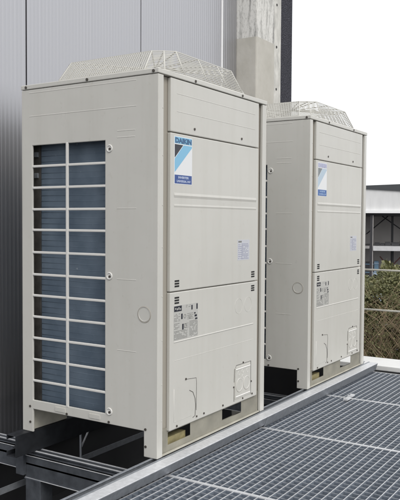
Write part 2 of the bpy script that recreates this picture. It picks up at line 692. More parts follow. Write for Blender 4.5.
def grid_panel(mb, U, V, place, skip):
    vs = {}

    def vert(i, j):
        if (i, j) not in vs:
            vs[i, j] = mb.bm.verts.new(place(U[i], V[j]))
        return vs[i, j]
    for i in range(len(U) - 1):
        for j in range(len(V) - 1):
            um, vm = (U[i] + U[i + 1]) / 2, (V[j] + V[j + 1]) / 2
            if skip(um, vm):
                continue
            mb.face([vert(i, j), vert(i + 1, j), vert(i + 1, j + 1), vert(i, j + 1)])


def ridge_left(mb, y0, y1, z, w=0.010, h=0.0009):
    mb.prism([(0.001, y0, z - w / 2), (-h, y0 + 0.006, z), (0.001, y0, z + w / 2)], (0, y1 - y0, 0))


def ridge_front(mb, x0, x1, z, w=0.012, h=0.0025, y=0.0):
    mb.prism([(x0, y + 0.001, z - w / 2), (x0, y - h, z), (x0, y + 0.001, z + w / 2)], (x1 - x0, 0, 0))


# side casings: path s runs round the corner from the front strip to the side
def casing(side):
    mb = MB()
    ZC = [0, 0.106, 0.148, 1.302, 1.5525]
    U = [-0.052, -0.037, 0, 0.068, 0.274, 0.699, D]

    def place(s, z):
        if s < -0.04:
            p = (0.037, 0.015)
        elif s < 0:
            p = (0.037, 0.0)
        else:
            p = (0.0, s)
        return (p[0] if side < 0 else W - p[0] * 1.1, p[1], z)

    def skip(s, z):
        if z < 0.106 and 0.068 < s < 0.699:
            return True
        return side < 0 and 0.274 < s < 0.699 and 0.148 < z < 1.302
    grid_panel(mb, U, ZC, place, skip)
    bmesh.ops.recalc_face_normals(mb.bm, faces=mb.bm.faces[:])
    # outward normal check: the side face must look away from the body
    for f in mb.bm.faces:
        if abs(f.normal.x) > 0.9 and len([v for v in f.verts if v.co.y > 0.1]) > 0:
            if f.normal.x * side < 0:
                bmesh.ops.reverse_faces(mb.bm, faces=mb.bm.faces[:])
            break
    bmesh.ops.solidify(mb.bm, geom=mb.bm.faces[:], thickness=0.010)
    return mb


mb = casing(-1)
mb.bevel(0.0035)
for y0, y1, z in ((0.107, 0.712, 1.537), (0.107, 0.712, 1.433), (0.112, 0.205, 1.337), (0.112, 0.205, 1.310),
                  (0.105, 0.205, 1.017), (0.105, 0.205, 0.723), (0.105, 0.205, 0.427)):
    ridge_left(mb, y0, y1, z)
for y0, y1 in ((0.30, 0.36), (0.50, 0.56)):
    mb.box(-0.003, 0.001, y0, y1, 0.118, 0.136)
side_panel = mb.build('side_panel', IVORY, unit)
mb = casing(1)
other_side = mb.build('side_panel', IVORY, unit, bevel=0.0035)

mb = MB()
grid_panel(mb, [0.012, 0.06, 0.80, 0.918], [0.106, 0.148, 1.302, 1.552], lambda x, z: (x, D - 0.002, z), lambda x, z: 0.06 < x < 0.80 and 0.148 < z < 1.302)
bmesh.ops.solidify(mb.bm, geom=mb.bm.faces[:], thickness=0.004)
mb.build('back_panel', IVORY, unit)
mb = MB()
mb.box(0.105, 0.83, 0.68, 0.72, 0.12, 1.54)
mb.build('coil', COIL, unit)
mb = MB()
for z in (1.2085, 1.1125, 1.0155, 0.923, 0.822, 0.722, 0.6265, 0.530, 0.433, 0.334, 0.2375):
    mb.box(0.056, 0.804, D - 0.0085, D - 0.0065, z - 0.004, z + 0.004)
mb.box(0.42, 0.434, D - 0.006, D - 0.0055, 0.144, 1.306)
mb.build('coil_grille', IVORY_GRILLE, unit)
mb = MB()
mb.box(0.012, W - 0.012, 0.032, D - 0.012, 0.108, 0.118)
mb.build('base_pan', DARK_GAP, unit)
mb = MB()
mb.box(0.025, 0.905, 0.0185, 0.026, 0.101, 1.552)
mb.build('inner_frame', GROOVE, unit)

# coil behind the grille
mb = MB()
mb.use(COIL)
mb.box(0.058, 0.10, 0.06, 0.70, 0.12, 1.54)
zz = 0.135
while zz < 1.32:
    mb.tube([(0.0596, 0.24, zz), (0.0596, 0.698, zz)], 0.0024, 6)
    zz += 0.0255
mb.build('coil', None, unit)
mb = MB()
mb.box(0.052, 0.10, 0.702, 0.752, 0.12, 1.54)
mb.build('tube_sheet', SHEET, unit)
for z in (1.255, 1.16):
    mb = MB()
    mb.box(0.040, 0.0515, 0.71, 0.728, z, z + 0.022)
    mb.build('coil_bracket', GALV, unit)

# ivory grille over the coil
mb = MB()
bars = [1.2085, 1.1125, 1.0155, 0.923, 0.822, 0.722, 0.6265, 0.530, 0.433, 0.334, 0.2375]
for z in bars:
    mb.box(0.0005, 0.0085, 0.270, 0.703, z - 0.0055, z + 0.0055)
mb.box(-0.0015, 0.0065, 0.482, 0.496, 0.144, 1.306)
mb.build('coil_grille', IVORY_GRILLE, unit, bevel=0.0025)

# front panels
PX0, PX1 = 0.087, 0.851


def front_panel(name, z0, z1, ridges):
    mb = MB()
    mb.box(PX0, PX1, 0.0, 0.0182, z0, z1)
    mb.bevel(0.0035)
    for r in ridges:
        ridge_front(mb, *r)
    return mb.build(name, IVORY, unit)


upper = front_panel('upper_panel', 1.3325, 1.5515, ((0.13, 0.81, 1.492, 0.008, 0.0008), (0.13, 0.81, 1.419, 0.008, 0.0008)))
middle = front_panel('middle_panel', 0.674, 1.3285, ((0.112, 0.827, 1.073, 0.030, 0.0024), (0.112, 0.827, 1.030, 0.024, 0.0014)))
lower = front_panel('service_panel', 0.094, 0.670, ((0.115, 0.807, 0.461, 0.012, 0.0019), (0.122, 0.807, 0.383, 0.006, 0.0007)))

# lid
mb = MB()
mb.box(-0.0025, W + 0.003, -0.003, D + 0.002, 1.5545, H)
lid = mb.build('top_cover', IVORY, unit, bevel=0.003, seg=2)


def screw(c, axis, parent, r=0.0062):
    mb = MB()
    mb.disc(c, axis, r * 0.86, 0.0032, 8)
    return mb.build('screw', SCREW, parent)


L_, F_ = (-1, 0, 0), (0, -1, 0)
for y in (0.734, 0.371, 0.022):
    screw((-0.0025, y, 1.5635), L_, lid, 0.0075)
for x in (0.266, 0.677):
    screw((x, -0.003, 1.5635), F_, lid, 0.007)
for y, z in ((0.716, 0.117), (0.715, 0.045), (0.491, 0.114), (0.252, 0.115), (0.059, 0.114), (0.058, 0.043)):
    screw((0, y, z), L_, side_panel, 0.0065)
for x in (0.264, 0.676):
    screw((x, 0, 1.360), F_, upper, 0.0065)
for x, z in ((0.138, 0.105), (0.352, 0.112), (0.517, 0.112), (0.80, 0.112)):
    screw((x, 0, z), F_, lower, 0.0055)
for z in (1.267, 0.734, 0.160):
    mb = MB()
    mb.use(IVORY_GRILLE).ring((-0.0005, 0.25, z), L_, 0.0135, 0.0035, 20)
    mb.disc((0, 0.25, z), L_, 0.013, 0.0012, 16)
    cap = mb.build('fixing_cap', None, side_panel)
    # dark screw in the dished cap
for z in (1.267, 0.734, 0.160):
    screw((-0.0012, 0.247, z - 0.002), L_, side_panel, 0.0062)
mb = MB()
mb.use(GROOVE).ring((0.0, 0.067, 0.585), L_, 0.0325, 0.0017, 36)
mb.use(IVORY).ring((0.0, 0.067, 0.5865), L_, 0.0295, 0.0017, 36)
mb.build('knockout', None, side_panel)
# rivet dots on the near corner strip
for z in (1.42, 1.23, 1.03, 0.86, 0.66, 0.48, 0.30, 0.15):
    MB().disc((0.031, 0.0, z), F_, 0.0028, 0.0014, 8).build('rivet', IVORY_WIRE, side_panel)

# vent slots, four groups of three
for x0, x1, z0, z1, par in ((0.119, 0.152, 0.689, 0.722, middle), (0.783, 0.816, 0.690, 0.724, middle),
                            (0.119, 0.152, 0.619, 0.652, lower), (0.783, 0.816, 0.622, 0.655, lower)):
    mb = MB()
    for k in range(3):
        zc = z0 + (k + 0.5) * (z1 - z0) / 3
        mb.box(x0, x1, -0.0008, 0.004, zc - 0.0036, zc + 0.0036)
    mb.build('vent_slots', SLOT, par)

# embossed twin circles and knock-out covers on the service panel
for x in (0.660, 0.752):
    MB().ring((x, 0, 0.562), F_, 0.036, 0.0008, 32).build('knockout', IVORY, lower)
mb = MB()
mb.use(IVORY).box(0.628, 0.779, -0.0035, 0.002, 0.118, 0.268)
mb.use(IVORY_GRILLE)
ridge_front(mb, 0.632, 0.775, 0.258, 0.010, 0.003, -0.0035)
ridge_front(mb, 0.632, 0.775, 0.127, 0.010, 0.003, -0.0035)
cover = mb.build('knockout_cover', None, lower)
for x in (0.668, 0.738):
    mb = MB()
    mb.use(IVORY_GRILLE).ring((x, -0.0035, 0.180), F_, 0.031, 0.0015, 28)
    mb.use(GROOVE).ring((x, -0.0033, 0.1785), F_, 0.0330, 0.0009, 28)
    mb.build('knockout', None, cover)
for x, z in ((0.662, 0.238), (0.700, 0.243), (0.745, 0.238), (0.703, 0.216)):
    MB().ring((x, -0.0035, z), F_, 0.0095, 0.0009, 16).build('knockout', IVORY_GRILLE, cover)
mb = MB()
mb.tube([(0.640, -0.0005, 0.278), (0.786, -0.0005, 0.278), (0.786, -0.0005, 0.112)], 0.0012, 6)
mb.tube([(0.621, -0.0005, 0.172), (0.621, -0.0005, 0.108)], 0.0012, 6)
mb.tube([(0.640, -0.0005, 0.274), (0.624, -0.0005, 0.260), (0.621, -0.0005, 0.2)], 0.0010, 6)
mb.build('punched_line', PUNCH, lower)
for x, z in ((0.708, 0.283), (0.617, 0.178), (0.705, 0.108), (0.790, 0.176)):
    screw((x, 0, z), F_, lower, 0.005)
mb = MB()
mb.tube([(0.215, -0.0005, 0.290), (0.288, -0.0005, 0.283), (0.291, -0.0005, 0.262), (0.289, -0.0005, 0.14)], 0.0009, 6)
mb.tube([(0.235, -0.0005, 0.238), (0.262, -0.0005, 0.225), (0.279, -0.0005, 0.195), (0.284, -0.0005, 0.165), (0.280, -0.0005, 0.118), (0.262, -0.0005, 0.113)], 0.0013, 6)
mb.build('punched_line', PUNCH, lower)
mb = MB()
mb.tube([(0.118, -0.0002, 0.265), (0.118, -0.0002, 0.125), (0.250, -0.0002, 0.125)], 0.0010, 6)
mb.build('embossed_line', IVORY_GRILLE, lower)
screw((0.206, 0, 0.292), F_, lower, 0.0055)
screw((0.292, 0, 0.112), F_, lower, 0.005)

# base beams with fork openings
mb = MB()
grid_panel(mb, [0.039, 0.094, 0.264, 0.536, 0.717, 0.888], [0.002, 0.034, 0.086, 0.108], lambda x, z: (x, 0.014, z),
           lambda x, z: 0.034 < z < 0.086 and (0.094 < x < 0.264 or 0.536 < x < 0.717))
bmesh.ops.solidify(mb.bm, geom=mb.bm.faces[:], thickness=-0.006)
mb.build('base_beam', BASE_BEIGE, unit)
for xa, xb in ((0.012, 0.25), (0.67, 0.915)):
    mb = MB()
    mb.box(xa, xb, 0.725, 0.735, 0.002, 0.1075)
    mb.build('rear_foot', BASE_BEIGE, unit)
mb = MB()
mb.box(0.042, 0.886, 0.004, 0.0125, 0.0005, 0.006)
mb.box(0.042, 0.886, 0.020, 0.075, 0.0015, 0.0045)
mb.build('base_flange', BASE_BEIGE, unit)
mb = MB()
mb.box(0.096, 0.268, 0.042, 0.080, 0.0055, 0.050)
mb.build('packing_strip', YELLOW, unit)

# fan guard of wire on the lid
BASE8 = [(0.205, 0.010), (0.700, 0.010), (0.80, 0.045), (0.855, 0.12), (0.855, 0.60), (0.80, 0.68), (0.70, 0.715), (0.20, 0.700), (0.080, 0.630), (0.014, 0.545), (0.014, 0.080), (0.085, 0.030)]
TOP8 = [(0.196, 0.052), (0.662, 0.052), (0.705, 0.085), (0.735, 0.132), (0.735, 0.58), (0.70, 0.64), (0.65, 0.67), (0.24, 0.668), (0.17, 0.635), (0.134, 0.585), (0.134, 0.133), (0.162, 0.090)]
NG = 12
GZ0, GZ1 = 1.579, 1.682


def gp(i, f, t):
    """point on guard side i, fraction f along it, t up the slope"""
    a, b = BASE8[i], BASE8[(i + 1) % NG]
    c, d = TOP8[i], TOP8[(i + 1) % NG]
    x = (a[0] + (b[0] - a[0]) * f) * (1 - t) + (c[0] + (d[0] - c[0]) * f) * t
    y = (a[1] + (b[1] - a[1]) * f) * (1 - t) + (c[1] + (d[1] - c[1]) * f) * t
    return (x, y, GZ0 + (GZ1 - GZ0) * t)


mb = MB()
NL = 12
for k in range(NL + 1):
    t = k / NL
    mb.tube([gp(i, 0, t) for i in range(NG)], 0.0021 if 0 < k < NL else 0.0030, 4, closed=True, smooth=False)
for i in (3, 9):
    ln = (Vector(gp(i, 0, 0)) - Vector(gp(i, 1, 0))).length
    n = int(ln / 0.0115)
    for k in range(1, n):
        mb.tube([gp(i, k / n, 0), gp(i, k / n, 1)], 0.0018, 4, smooth=False)
for k in range(1, 14):
    s = 1 - k / 14
    cx, cy = 0.437, 0.336
    mb.tube([(cx + (p[0] - cx) * s, cy + (p[1] - cy) * s, GZ1) for p in TOP8], 0.0014, 4, closed=True, smooth=False)
guard = mb.build('fan_guard', IVORY_WIRE, unit)
mb = MB()
for i in range(NG):
    mb.tube([gp(i, 0, 0), gp(i, 0, 1), (0.437, 0.336, GZ1)], 0.0036 if i not in (2, 8) else 0.0026, 5)
for i in (0, 6):
    for f in (0.37, 0.72):
        mb.tube([gp(i, f, 0), gp(i, f, 1), (0.437, 0.336, GZ1)], 0.0032, 5)
mb.build('guard_ribs', IVORY_WIRE, guard)

# sticker with the maker's lettering
SX0, SX1, SZ0, SZ1 = 0.111, 0.246, 1.119, 1.317
mb = MB()
mb.use(WHITE_PLATE).box(SX0, SX1, -0.0006, 0.001, SZ0, SZ1)
sticker = mb.build('logo_sticker', None, middle)


def flat(pts, name, m, y=-0.0010):
    mb = MB()
    mb.prism([(x, y, z) for x, z in pts], (0, 0.0006, 0))
    return mb.build(name, m, sticker)


a, b = SX0 + 0.004, SX1 - 0.003
header = flat([(a, 1.2875), (b, 1.2875), (b, 1.3145), (a, 1.3145)], 'header_band', LIGHT_BLUE)
tri = flat([(a, 1.2835), (a + 0.062, 1.2835), (a, 1.2275)], 'dark_triangle', BLACK_INK)
stripe = flat([(a + 0.066, 1.2835), (b, 1.2835), (b, 1.276), (a, 1.168), (a, 1.2235)], 'diagonal_stripe', LIGHT_BLUE)
foot_band = flat([(a, 1.122), (b, 1.122), (b, 1.158), (a, 1.158)], 'footer_band', DEEP_BLUE)
hl = lettering('DAIKIN', 0.03, 'lettering', NAVY_INK, sticker, (a + 0.003, -0.0016, 1.2895), b - a - 0.006, 0.022, 0.0016)
l1 = lettering('INVERTER', 0.012, 'lettering', SOFT_WHITE_INK, sticker, (a + 0.026, -0.0016, 1.1430), 0.078, 0.0095, 0.0003)
l2 = lettering('UNIVERSAL INV', 0.012, 'lettering', SOFT_WHITE_INK, sticker, (a + 0.014, -0.0016, 1.1275), 0.104, 0.0095, 0.0003)
FADE = {'header_band': F_HEADER, 'dark_triangle': F_TRI, 'diagonal_stripe': F_STRIPE, 'footer_band': F_BLUE}

# rating plate with small print and pictograms
mb = MB()
mb.box(0.113, 0.299, -0.0005, 0.001, 0.467, 0.613)
plate = mb.build('rating_plate', PLATE_GREY, lower)
rnd = random.Random(3)
mb = MB()
mb.use(BLACK_INK).box(0.116, 0.172, -0.0009, 0, 0.588, 0.611)
mb.use(PLATE_GREY)
for k, (zl, zh) in enumerate(((0.597, 0.604), (0.594, 0.602), (0.595, 0.605), (0.594, 0.600))):
    mb.box(0.123 + k * 0.012, 0.130 + k * 0.012, -0.0012, 0, zl, zh)
mb.use(PRINT_GREY)
for (x0, x1, z0, z1, n) in ((0.116, 0.160, 0.545, 0.580, 6), (0.116, 0.155, 0.513, 0.540, 5), (0.116, 0.215, 0.470, 0.508, 8),
                            (0.232, 0.296, 0.470, 0.540, 14), (0.215, 0.262, 0.545, 0.575, 4), (0.205, 0.240, 0.598, 0.611, 2), (0.19, 0.225, 0.510, 0.535, 3)):
    for k in range(n):
        zc = z0 + (k + 0.5) * (z1 - z0) / n
        x = x0
        while x < x1:
            w = rnd.uniform(0.003, 0.011)
            if rnd.random() < 0.78:
                mb.box(x, min(x + w, x1), -0.0009, 0, zc - 0.0011, zc + 0.0011)
            x += w + 0.0022
mb.use(BLACK_INK)
for (x0, x1, z0, z1) in ((0.168, 0.179, 0.553, 0.576), (0.176, 0.187, 0.508, 0.532), (0.286, 0.296, 0.585, 0.609), (0.246, 0.256, 0.586, 0.606),
                         (0.272, 0.290, 0.553, 0.562), (0.268, 0.280, 0.566, 0.572), (0.276, 0.294, 0.541, 0.548)):
    mb.box(x0, x1, -0.0009, 0, z0, z1)
mb.use(PRINT_GREY)
for c in ((0.196, 0.563), (0.200, 0.522), (0.236, 0.558)):
    mb.ring((c[0], -0.0006, c[1]), F_, 0.008, 0.0012, 14)
mb.build('printing', None, plate)
mb = MB()
mb.box(0.645, 0.762, -0.0005, 0.001, 0.781, 0.879)
spec = mb.build('spec_label', LABEL_PALE, middle)
mb = MB()
mb.use(PRINT_GREY).box(0.652, 0.684, -0.0009, 0, 0.866, 0.874)
mb.use(LABEL_PRINT)
for (x0, x1, z0, z1, n) in ((0.652, 0.684, 0.785, 0.860, 8), (0.692, 0.752, 0.785, 0.862, 11)):
    for k in range(n):
        zc = z0 + (k + 0.5) * (z1 - z0) / n
        x = x0
        while x < x1:
            w = rnd.uniform(0.004, 0.012)
            if rnd.random() < 0.75:
                mb.box(x, min(x + w, x1), -0.0009, 0, zc - 0.0013, zc + 0.0013)
            x += w + 0.003
mb.box(0.686, 0.6885, -0.0009, 0, 0.785, 0.862)
mb.build('printing', None, spec)

# the second unit: a copy of the first with its faded sticker
unit2 = copy_tree(unit)
unit2.location = (W - 0.002 + 0.544, 0, 0)
tag(unit2, 'farther ivory outdoor condenser unit with a faded pale sticker, partly hidden behind the nearer one', 'condenser unit')


def walk(o):
    yield o
    for c in kids(o):
        yield from walk(c)


n_let = 0
for o in walk(unit2):
    base = o.name.split('.')[0]
    if base in FADE:
        o.material_slots[0].link = 'OBJECT'
        o.material_slots[0].material = FADE[base]
    elif base == 'lettering':
        top = o.data == hl.data
        o.material_slots[0].link = 'OBJECT'
        o.material_slots[0].material = F_LET if top else F_LOW


# ------------------------------------------------------------------ steel frame under the units
def strut(x0, x1, y0, y1, z0, z1, open_up=True, t=0.004):
    """U shaped slotted channel along X, open side up with lips"""
    mb = MB()
    mb.box(x0, x1, y0, y0 + t, z0, z1)
    mb.box(x0, x1, y1 - t, y1, z0, z1)
    mb.box(x0, x1, y0 + t, y1 - t, z0, z0 + t)
    mb.box(x0, x1, y0 + t, y0 + t + 0.007, z1 - t, z1)
    mb.box(x0, x1, y1 - t - 0.007, y1 - t, z1 - t, z1)
    return mb


strut(-1.6, 2.50, -0.012, 0.034, -0.1, -0.001).build('slotted_rail', GALV, bevel=0.001,
      label='slotted steel rail directly under the front feet of both units', cat='steel rail')
for xa, xb, dz, lb in ((-1.6, 0.826, 0.0, 'bright edge rail along the nearer unit, running out of the bottom corner'),
                       (0.829, 2.485, 0.008, 'bright galvanised edge rail from the unit gap to the white roof edge')):
    mb = MB()
    mb.use(GALV_BRIGHT).prism([(xa, y, z) for y, z in ((-0.074, 0.0), (-0.016, 0.0), (-0.016, -0.1), (-0.020, -0.1), (-0.020, -0.004), (-0.074, -0.004))], (xb - xa, 0, 0))
    mb.use(GALV).prism([(xa, y, z) for y, z in ((-0.0738, -0.0042), (-0.0690, -0.0042), (-0.0540, -0.044 - dz), (-0.0588, -0.044 - dz))], (xb - xa, 0, 0))  # lip darker and tilted under: weaker sky reflection put into colour and shape
    mb.build('edge_rail', None, bevel=0.0012, label=lb, cat='steel rail', group='edge rails beside the grating')
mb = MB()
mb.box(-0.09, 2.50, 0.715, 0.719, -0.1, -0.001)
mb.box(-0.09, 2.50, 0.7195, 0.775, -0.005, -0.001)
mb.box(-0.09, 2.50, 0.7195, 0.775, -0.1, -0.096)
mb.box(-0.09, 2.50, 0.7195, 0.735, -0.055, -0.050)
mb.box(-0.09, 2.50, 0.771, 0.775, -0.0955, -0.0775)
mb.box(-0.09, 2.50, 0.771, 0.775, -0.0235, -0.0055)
mb.build('rear_rail', REAR, bevel=0.001, label='shade-darkened steel channel rail under the rear feet, its open end at lower left', cat='steel rail')


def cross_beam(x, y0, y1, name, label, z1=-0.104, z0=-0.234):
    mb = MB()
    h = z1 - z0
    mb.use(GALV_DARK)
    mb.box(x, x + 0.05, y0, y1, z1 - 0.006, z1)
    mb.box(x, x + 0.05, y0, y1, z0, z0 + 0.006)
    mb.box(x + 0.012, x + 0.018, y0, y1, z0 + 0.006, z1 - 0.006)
    mb.use(GALV_BRIGHT).box(x - 0.002, x + 0.004, y0, y1, z1 + 0.0002, z1 + 0.004)  # paler strips: light along the lip edges put into the colour
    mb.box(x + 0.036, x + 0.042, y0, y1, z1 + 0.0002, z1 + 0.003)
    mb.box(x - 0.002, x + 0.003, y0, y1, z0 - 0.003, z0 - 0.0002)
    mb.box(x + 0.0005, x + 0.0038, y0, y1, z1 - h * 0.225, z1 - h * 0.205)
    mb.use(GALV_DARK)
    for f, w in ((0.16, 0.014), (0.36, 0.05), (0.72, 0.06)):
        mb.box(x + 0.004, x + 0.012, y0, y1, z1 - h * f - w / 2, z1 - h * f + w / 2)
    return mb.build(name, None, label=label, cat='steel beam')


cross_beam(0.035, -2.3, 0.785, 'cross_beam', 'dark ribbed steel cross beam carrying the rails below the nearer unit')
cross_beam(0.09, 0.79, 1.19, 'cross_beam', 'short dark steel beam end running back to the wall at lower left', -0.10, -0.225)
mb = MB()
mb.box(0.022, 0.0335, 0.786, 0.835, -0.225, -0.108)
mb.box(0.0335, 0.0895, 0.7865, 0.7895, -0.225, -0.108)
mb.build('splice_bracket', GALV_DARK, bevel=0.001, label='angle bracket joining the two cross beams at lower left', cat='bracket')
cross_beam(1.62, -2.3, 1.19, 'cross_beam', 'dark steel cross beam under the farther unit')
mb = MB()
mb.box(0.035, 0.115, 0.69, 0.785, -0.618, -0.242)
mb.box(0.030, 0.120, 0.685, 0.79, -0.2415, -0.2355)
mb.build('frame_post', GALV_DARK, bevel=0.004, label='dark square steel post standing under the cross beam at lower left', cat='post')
mb = MB()
mb.box(-0.9, 2.4, 0.875, 0.879, -0.318, -0.288)
mb.box(-0.9, 2.4, 0.8795, 0.91, -0.318, -0.314)
mb.build('low_angle', GALV, label='pale thin steel angle running low in the dark below the units', cat='steel angle')
hb = thing('hanger_rod', 'thin steel hanger rod with a slanting brace below the nearer unit', 'hanger', (0.50, 0.86, -0.62))
MB().tube([(0, 0, 0), (0, 0, 0.52)], 0.006, 6).build('rod', GALV, hb)
MB().tube([(0.005, 0.0, 0.39), (0.07, 0.0, 0.475)], 0.005, 6).build('brace', GALV_BRIGHT, hb)
mb = MB()
mb.tube([(0.12, 0.10, 0.095), (0.11, 0.09, 0.02), (0.07, 0.085, -0.05), (0.055, 0.085, -0.104)], 0.0022, 6)
mb.build('earth_wire', GALV, label='thin curved earth wire hanging behind the near front foot', cat='wire')
mb = MB()
mb.tube([(0.2, 0.9, -0.02), (0.6, 0.90, 0.03), (1.1, 0.89, 0.065), (1.6, 0.88, 0.062), (2.1, 0.9, 0.02), (2.35, 0.95, -0.05)], 0.028, 10)
mb.build('insulated_pipe', BLACK_RUBBER, label='black insulated pipe running low behind the units', cat='pipe')
mb = MB()
for px in (1.16, 1.32):
    mb.tube([(px, 0.55, -0.62), (px, 0.55, -0.02)], 0.005, 6)
mb.build('threaded_rods', GALV_DARK, label='pair of thin upright rods in the dark gap between the units', cat='rods')

# ------------------------------------------------------------------ floor grating
PANEL_LEN, GY0, GY1 = 0.8165, -2.2, -0.022
GZ = -0.058


def grating():
    mb = MB()
    mb.use(GRATE)
    y = GY1 - 0.022
    while y > GY0 + 0.01:
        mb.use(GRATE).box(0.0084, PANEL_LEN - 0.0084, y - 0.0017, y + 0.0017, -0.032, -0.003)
        mb.use(GRATE_EDGE).box(0.0084, PANEL_LEN - 0.0084, y - 0.0012, y + 0.0012, -0.0024, 0)  # paler top strip: light on the bar tops put into the colour
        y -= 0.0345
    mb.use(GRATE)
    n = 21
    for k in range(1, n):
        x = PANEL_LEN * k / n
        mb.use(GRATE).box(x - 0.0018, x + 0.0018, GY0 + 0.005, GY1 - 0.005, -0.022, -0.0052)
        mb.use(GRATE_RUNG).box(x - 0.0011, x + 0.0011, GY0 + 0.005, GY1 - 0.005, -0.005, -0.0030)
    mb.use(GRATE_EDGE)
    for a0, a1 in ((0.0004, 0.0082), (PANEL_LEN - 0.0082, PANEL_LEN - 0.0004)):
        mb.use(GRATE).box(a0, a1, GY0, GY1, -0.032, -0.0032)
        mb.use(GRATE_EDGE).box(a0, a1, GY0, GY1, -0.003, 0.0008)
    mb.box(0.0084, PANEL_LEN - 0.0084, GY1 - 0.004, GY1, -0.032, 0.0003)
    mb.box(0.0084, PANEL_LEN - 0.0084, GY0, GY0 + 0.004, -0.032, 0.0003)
    return mb.build('floor_grating', None)


names = ['steel grating panel in the bottom corner, beside the near foot of the nearer unit',
         'steel grating panel alongside the front of the nearer unit',
         'steel grating panel in front of the gap between the units',
         'farthest steel grating panel, ending at the black gap before the white roof edge']
gr0 = grating()
for i, lb in enumerate(names):
    o = gr0 if i == 0 else gr0.copy()
    if i:
        col.objects.link(o)
    o.location = (0.012 + (i - 1) * PANEL_LEN, 0, GZ)
    tag(o, lb, 'grating', 'floor grating panels')


def clip(x, y, label):
    t = thing('grating_clip', label, 'clip', (x, y, GZ), 'grating clips')
    mb = MB()
    mb.box(-0.03, 0.03, -0.012, 0.012, 0.001, 0.005)
    mb.box(-0.03, -0.012, -0.012, 0.012, 0.0052, 0.011)
    mb.box(0.012, 0.03, -0.012, 0.012, 0.0052, 0.011)
    mb.build('saddle', GALV_BRIGHT, t)
    MB().disc((0, 0, 0.0052), (0, 0, 1), 0.008, 0.006, 6).build('bolt', GALV_BRIGHT, t)


clip(1.60, -0.192, 'bright grating clip on the nearer side of the far panel joint')
clip(1.685, -0.185, 'bright grating clip on the farther side of the far panel joint')

# ------------------------------------------------------------------ rail at the roof edge
rl = thing('guard_rail', 'low guard rail of two thin cream pipes along the white roof edge', 'rail', (2.85, 0, -0.06))
for z in (0.617, 0.321):
    MB().tube([(0, -2.75, z + 0.06), (0, 0.95, z + 0.06)], 0.0068, 8).build('rail_pipe', CREAM_PIPE, rl)
for y in (0.93, -0.9, -2.73):
    MB().tube([(0.012, y, 0), (0.012, y, 0.72)], 0.012, 8).build('post', CREAM_PIPE, rl)

# ------------------------------------------------------------------ hedge beyond the roof edge
N = Vector((0.94877, 0.31596, 0))
T = Vector((0.31596, -0.94877, 0))


def far(D_, t, z):
    p = Vector((CAM.x, CAM.y, 0)) + N * D_ + T * t
    return Vector((p.x, p.y, z))


hedge = thing('hedge', 'overgrown olive hedge with bare brown twigs beyond the roof edge', 'hedge', far(6.8, 0, -2.8))
off = hedge.location.copy()
rg = random.Random(11)


def top_z(t):
    return 0.455 + 0.06 * math.sin(t * 5.0 + 0.3) + 0.03 * math.sin(t * 13 + 1) + 0.03 * math.sin(t * 29) + (0.04 if t > 0 else -0.02)


mb = MB()
nleaf = 0
while nleaf < 70000:
    t = rg.uniform(-1.7, 1.5)
    zt = top_z(t)
    h = rg.random()
    z = zt - 1.5 * h ** 1.25
    d = 6.25 + rg.random() ** 1.3 * 1.5 + 0.08 * math.sin(t * 8 + z * 5)
    if z > zt - 0.18:
        d += (z - zt + 0.18) * 1.2
    low = max(0.0, min(1.0, (zt - z - 0.30) / 0.35))
    if low > 0 and d < 6.7 and rg.random() < low * 0.30:
        continue
    if math.sin(t * 17 + z * 11) + math.sin(t * 7 - z * 19) > 1.1 and rg.random() < 0.8:
        continue
    c = far(d, t, z) - off
    ax = Vector((rg.gauss(0, 1), rg.gauss(0, 1), rg.gauss(0, 1))).normalized()
    bx = ax.cross(Vector((rg.gauss(0, 1), rg.gauss(0, 1), rg.gauss(0, 1)))).normalized()
    s = rg.uniform(0.006, 0.0145) if d < 7.0 else rg.uniform(0.02, 0.04)
    w = s * rg.uniform(0.35, 0.6)
    mb.poly([c - ax * s, c + bx * w, c + ax * s, c - bx * w])
    nleaf += 1
for k in range(9000):
    t = rg.uniform(-1.8, 1.6)
    z = top_z(t) - 0.04 - rg.random() * 1.4
    c = far(rg.uniform(7.4, 8.0), t, z) - off
    ax = Vector((rg.gauss(0, 1), rg.gauss(0, 1), rg.gauss(0, 1))).normalized()
    bx = ax.cross(Vector((rg.gauss(0, 1), rg.gauss(0, 1), rg.gauss(0, 1)))).normalized()
    sz = rg.uniform(0.03, 0.05)
    mb.poly([c - ax * sz, c + bx * sz * 0.6, c + ax * sz, c - bx * sz * 0.6])
mb.build('foliage', LEAF, hedge, normals=False)
mb = MB()
for k in range(800):
    t = rg.uniform(-1.7, 1.5)
    zt = top_z(t)
    z0 = zt - rg.uniform(0.02, 0.55)
    d = rg.uniform(6.18, 6.75)
    ln = rg.uniform(0.3, 0.9)
    sgn = 1 if rg.random() < 0.72 else -1
    slope = rg.uniform(0.55, 1.6)
    bend = rg.uniform(-0.10, 0.10)
    pts = []
    for q in range(5):
        f = q / 4
        pts.append(far(d + rg.uniform(-0.03, 0.03), t + sgn * ln * f / (1 + slope * 0.5) + bend * math.sin(f * 3.1) + rg.uniform(-0.018, 0.018), z0 - ln * slope * f * (0.35 + 0.45 * f) + rg.uniform(-0.012, 0.012)) - off)
    r0 = rg.uniform(0.0012, 0.0034)
    mb.tube(pts, [r0 * (0.5 + 0.6 * q / 4) for q in range(5)], 4)
mb.build('twigs', BARK, hedge, normals=False)
mb = MB()
for k in range(14):
    t = -1.6 + k * 0.23
    mb.tube([far(6.95, t, -2.79) - off, far(6.9, t + 0.1, -1.4) - off, far(6.85, t - 0.05, -0.4) - off, far(6.8, t + 0.05, 0.25) - off], [0.04, 0.03, 0.02, 0.008], 6)
mb.build('stems', BARK, hedge, normals=False)

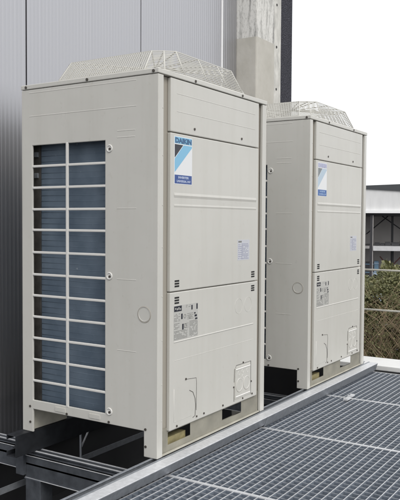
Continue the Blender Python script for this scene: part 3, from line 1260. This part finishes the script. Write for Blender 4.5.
# ------------------------------------------------------------------ open building far behind
BD = 22.0
bld = thing('open_warehouse', 'open steel framed building with white fascia and dark roof behind the hedge', 'building', far(BD, 0, -2.8))
bo = bld.location.copy()
BM = Matrix((T, N, Vector((0, 0, 1)))).transposed()     # local axes: t right, d away, z up


def bbox(t0, t1, d0, d1, z0, z1, name, m, parent=None):
    mb = MB()
    mb.box(t0, t1, d0, d1, z0 + 2.8, z1 + 2.8, BM.to_4x4())
    return mb.build(name, m, parent or bld)


def bpt(t, d, z):
    return BM @ Vector((t, d, z + 2.8))


mb = MB()
mb.prism([bpt(-5, 0, 1.342), bpt(5, 0, 1.342), bpt(5, 0, 1.62), bpt(-5, 0, 2.27)], N * 0.15)
mb.build('fascia', FAR_WHITE, bld)
mb = MB()
mb.prism([bpt(-0.9, -0.04, 2.003), bpt(5, -0.04, 1.620), bpt(5, -0.04, 2.27), bpt(-0.9, -0.04, 2.064)], N * 8)
mb.build('roof', FAR_ROOF, bld)
bbox(-5, 5, -0.10, 0.15, 1.262, 1.3395, 'fascia_trim', FAR_TRIM)
bbox(-5, 5, 0.16, 8, 1.20, 1.335, 'soffit', FAR_STEEL)
bbox(-5, 5, 3.0, 3.2, -2.8, 1.195, 'rear_wall', FAR_WALL)
for t in (-0.305, 0.315, 1.4, -2.2):
    bbox(t - 0.035, t + 0.035, 0.02 if t < 0 else 1.5, 0.10 if t < 0 else 1.58, -2.8, 1.197, 'column', FAR_STEEL)
bbox(-0.268, -0.250, 0.03, 0.10, -2.8, 1.197, 'column_edge', FAR_WALL)
bbox(-0.245, 5, 0.0, 2.95, 0.150, 0.285, 'floor_slab', FAR_SLAB)
bbox(-5, -0.36, 0.3, 2.95, 0.20, 0.27, 'floor_slab', FAR_WALL)


def brace(t0, z0, t1, z1, d, m=FAR_STEEL, r=0.018):
    MB().tube([bpt(t0, d, z0), bpt(t1, d, z1)], r, 6).build('brace', m, bld)


brace(-0.48, 0.62, 0.18, 1.19, 1.6)
brace(0.0, 1.19, 0.9, 0.55, 1.6)
brace(-1.4, 0.0, -0.5, 0.62, 1.6)
brace(0.2, -0.45, 0.75, 0.14, 0.8, RUST, 0.02)
brace(-0.05, -0.05, 0.5, -0.72, 0.8, RUST, 0.02)
brace(0.05, -0.75, 0.9, -0.10, 0.9, RUST, 0.02)
bbox(0.30, 0.36, 0.8, 0.86, -2.8, 0.145, 'column', FAR_STEEL)

# goods on the upper floor and crates below it
rg2 = random.Random(5)
tt = -0.20
gl = ['low dark carton just right of the thin post on the upper floor', 'second dark carton on the upper floor, slightly lower',
      'middle dark carton in the row on the upper floor', 'wide dark carton right of the row middle on the upper floor',
      'last dark carton at the right end of the upper floor row']
for k in range(5):
    w = (0.13, 0.11, 0.15, 0.22, 0.2)[k]
    h = (0.09, 0.07, 0.11, 0.10, 0.13)[k]
    t = thing('storage_carton', gl[k], 'carton', bpt(tt + w / 2, 0.5, 0.286) + bo, 'cartons on the upper floor')
    mb = MB()
    mb.box(-w / 2, w / 2, -0.15, 0.15, 0, h, BM.to_4x4())
    mb.build('box', GOODS, t, bevel=0.008)
    mb = MB()
    mb.box(-w / 2 - 0.006, w / 2 + 0.006, -0.156, 0.156, h * 0.78, h + 0.006, BM.to_4x4())
    mb.build('lid', FAR_STEEL, t)
    tt += w + 0.03
for (t0, w, zt, m, lb) in ((-0.47, 0.24, -0.22, GOODS, 'dark blue tall crate left of the thin post under the upper floor'),
                           (-0.21, 0.13, -0.19, CRATE_BLUE, 'pale blue tall crate right of the thin post under the upper floor'),
                           (-0.24, 0.30, -0.52, CRATE_PALE, 'lilac grey low crate just above the hedge top')):
    dd = 0.7 if zt > -0.4 else 0.3
    t = thing('storage_crate', lb, 'crate', bpt(t0 + w / 2, dd, -2.8) + bo, 'blue crates under the upper floor')
    hh = zt + 2.8
    mb = MB()
    mb.box(-w / 2, w / 2, -0.15, 0.15, 0, hh, BM.to_4x4())
    mb.build('box', m, t, bevel=0.01)
    mb = MB()
    for zz in (hh - 0.05, hh - 0.30, hh - 0.55):
        mb.box(-w / 2 - 0.008, w / 2 + 0.008, -0.158, 0.158, zz - 0.025, zz, BM.to_4x4())
    mb.build('rim', CRATE_BLUE if m is GOODS else CRATE_PALE, t)
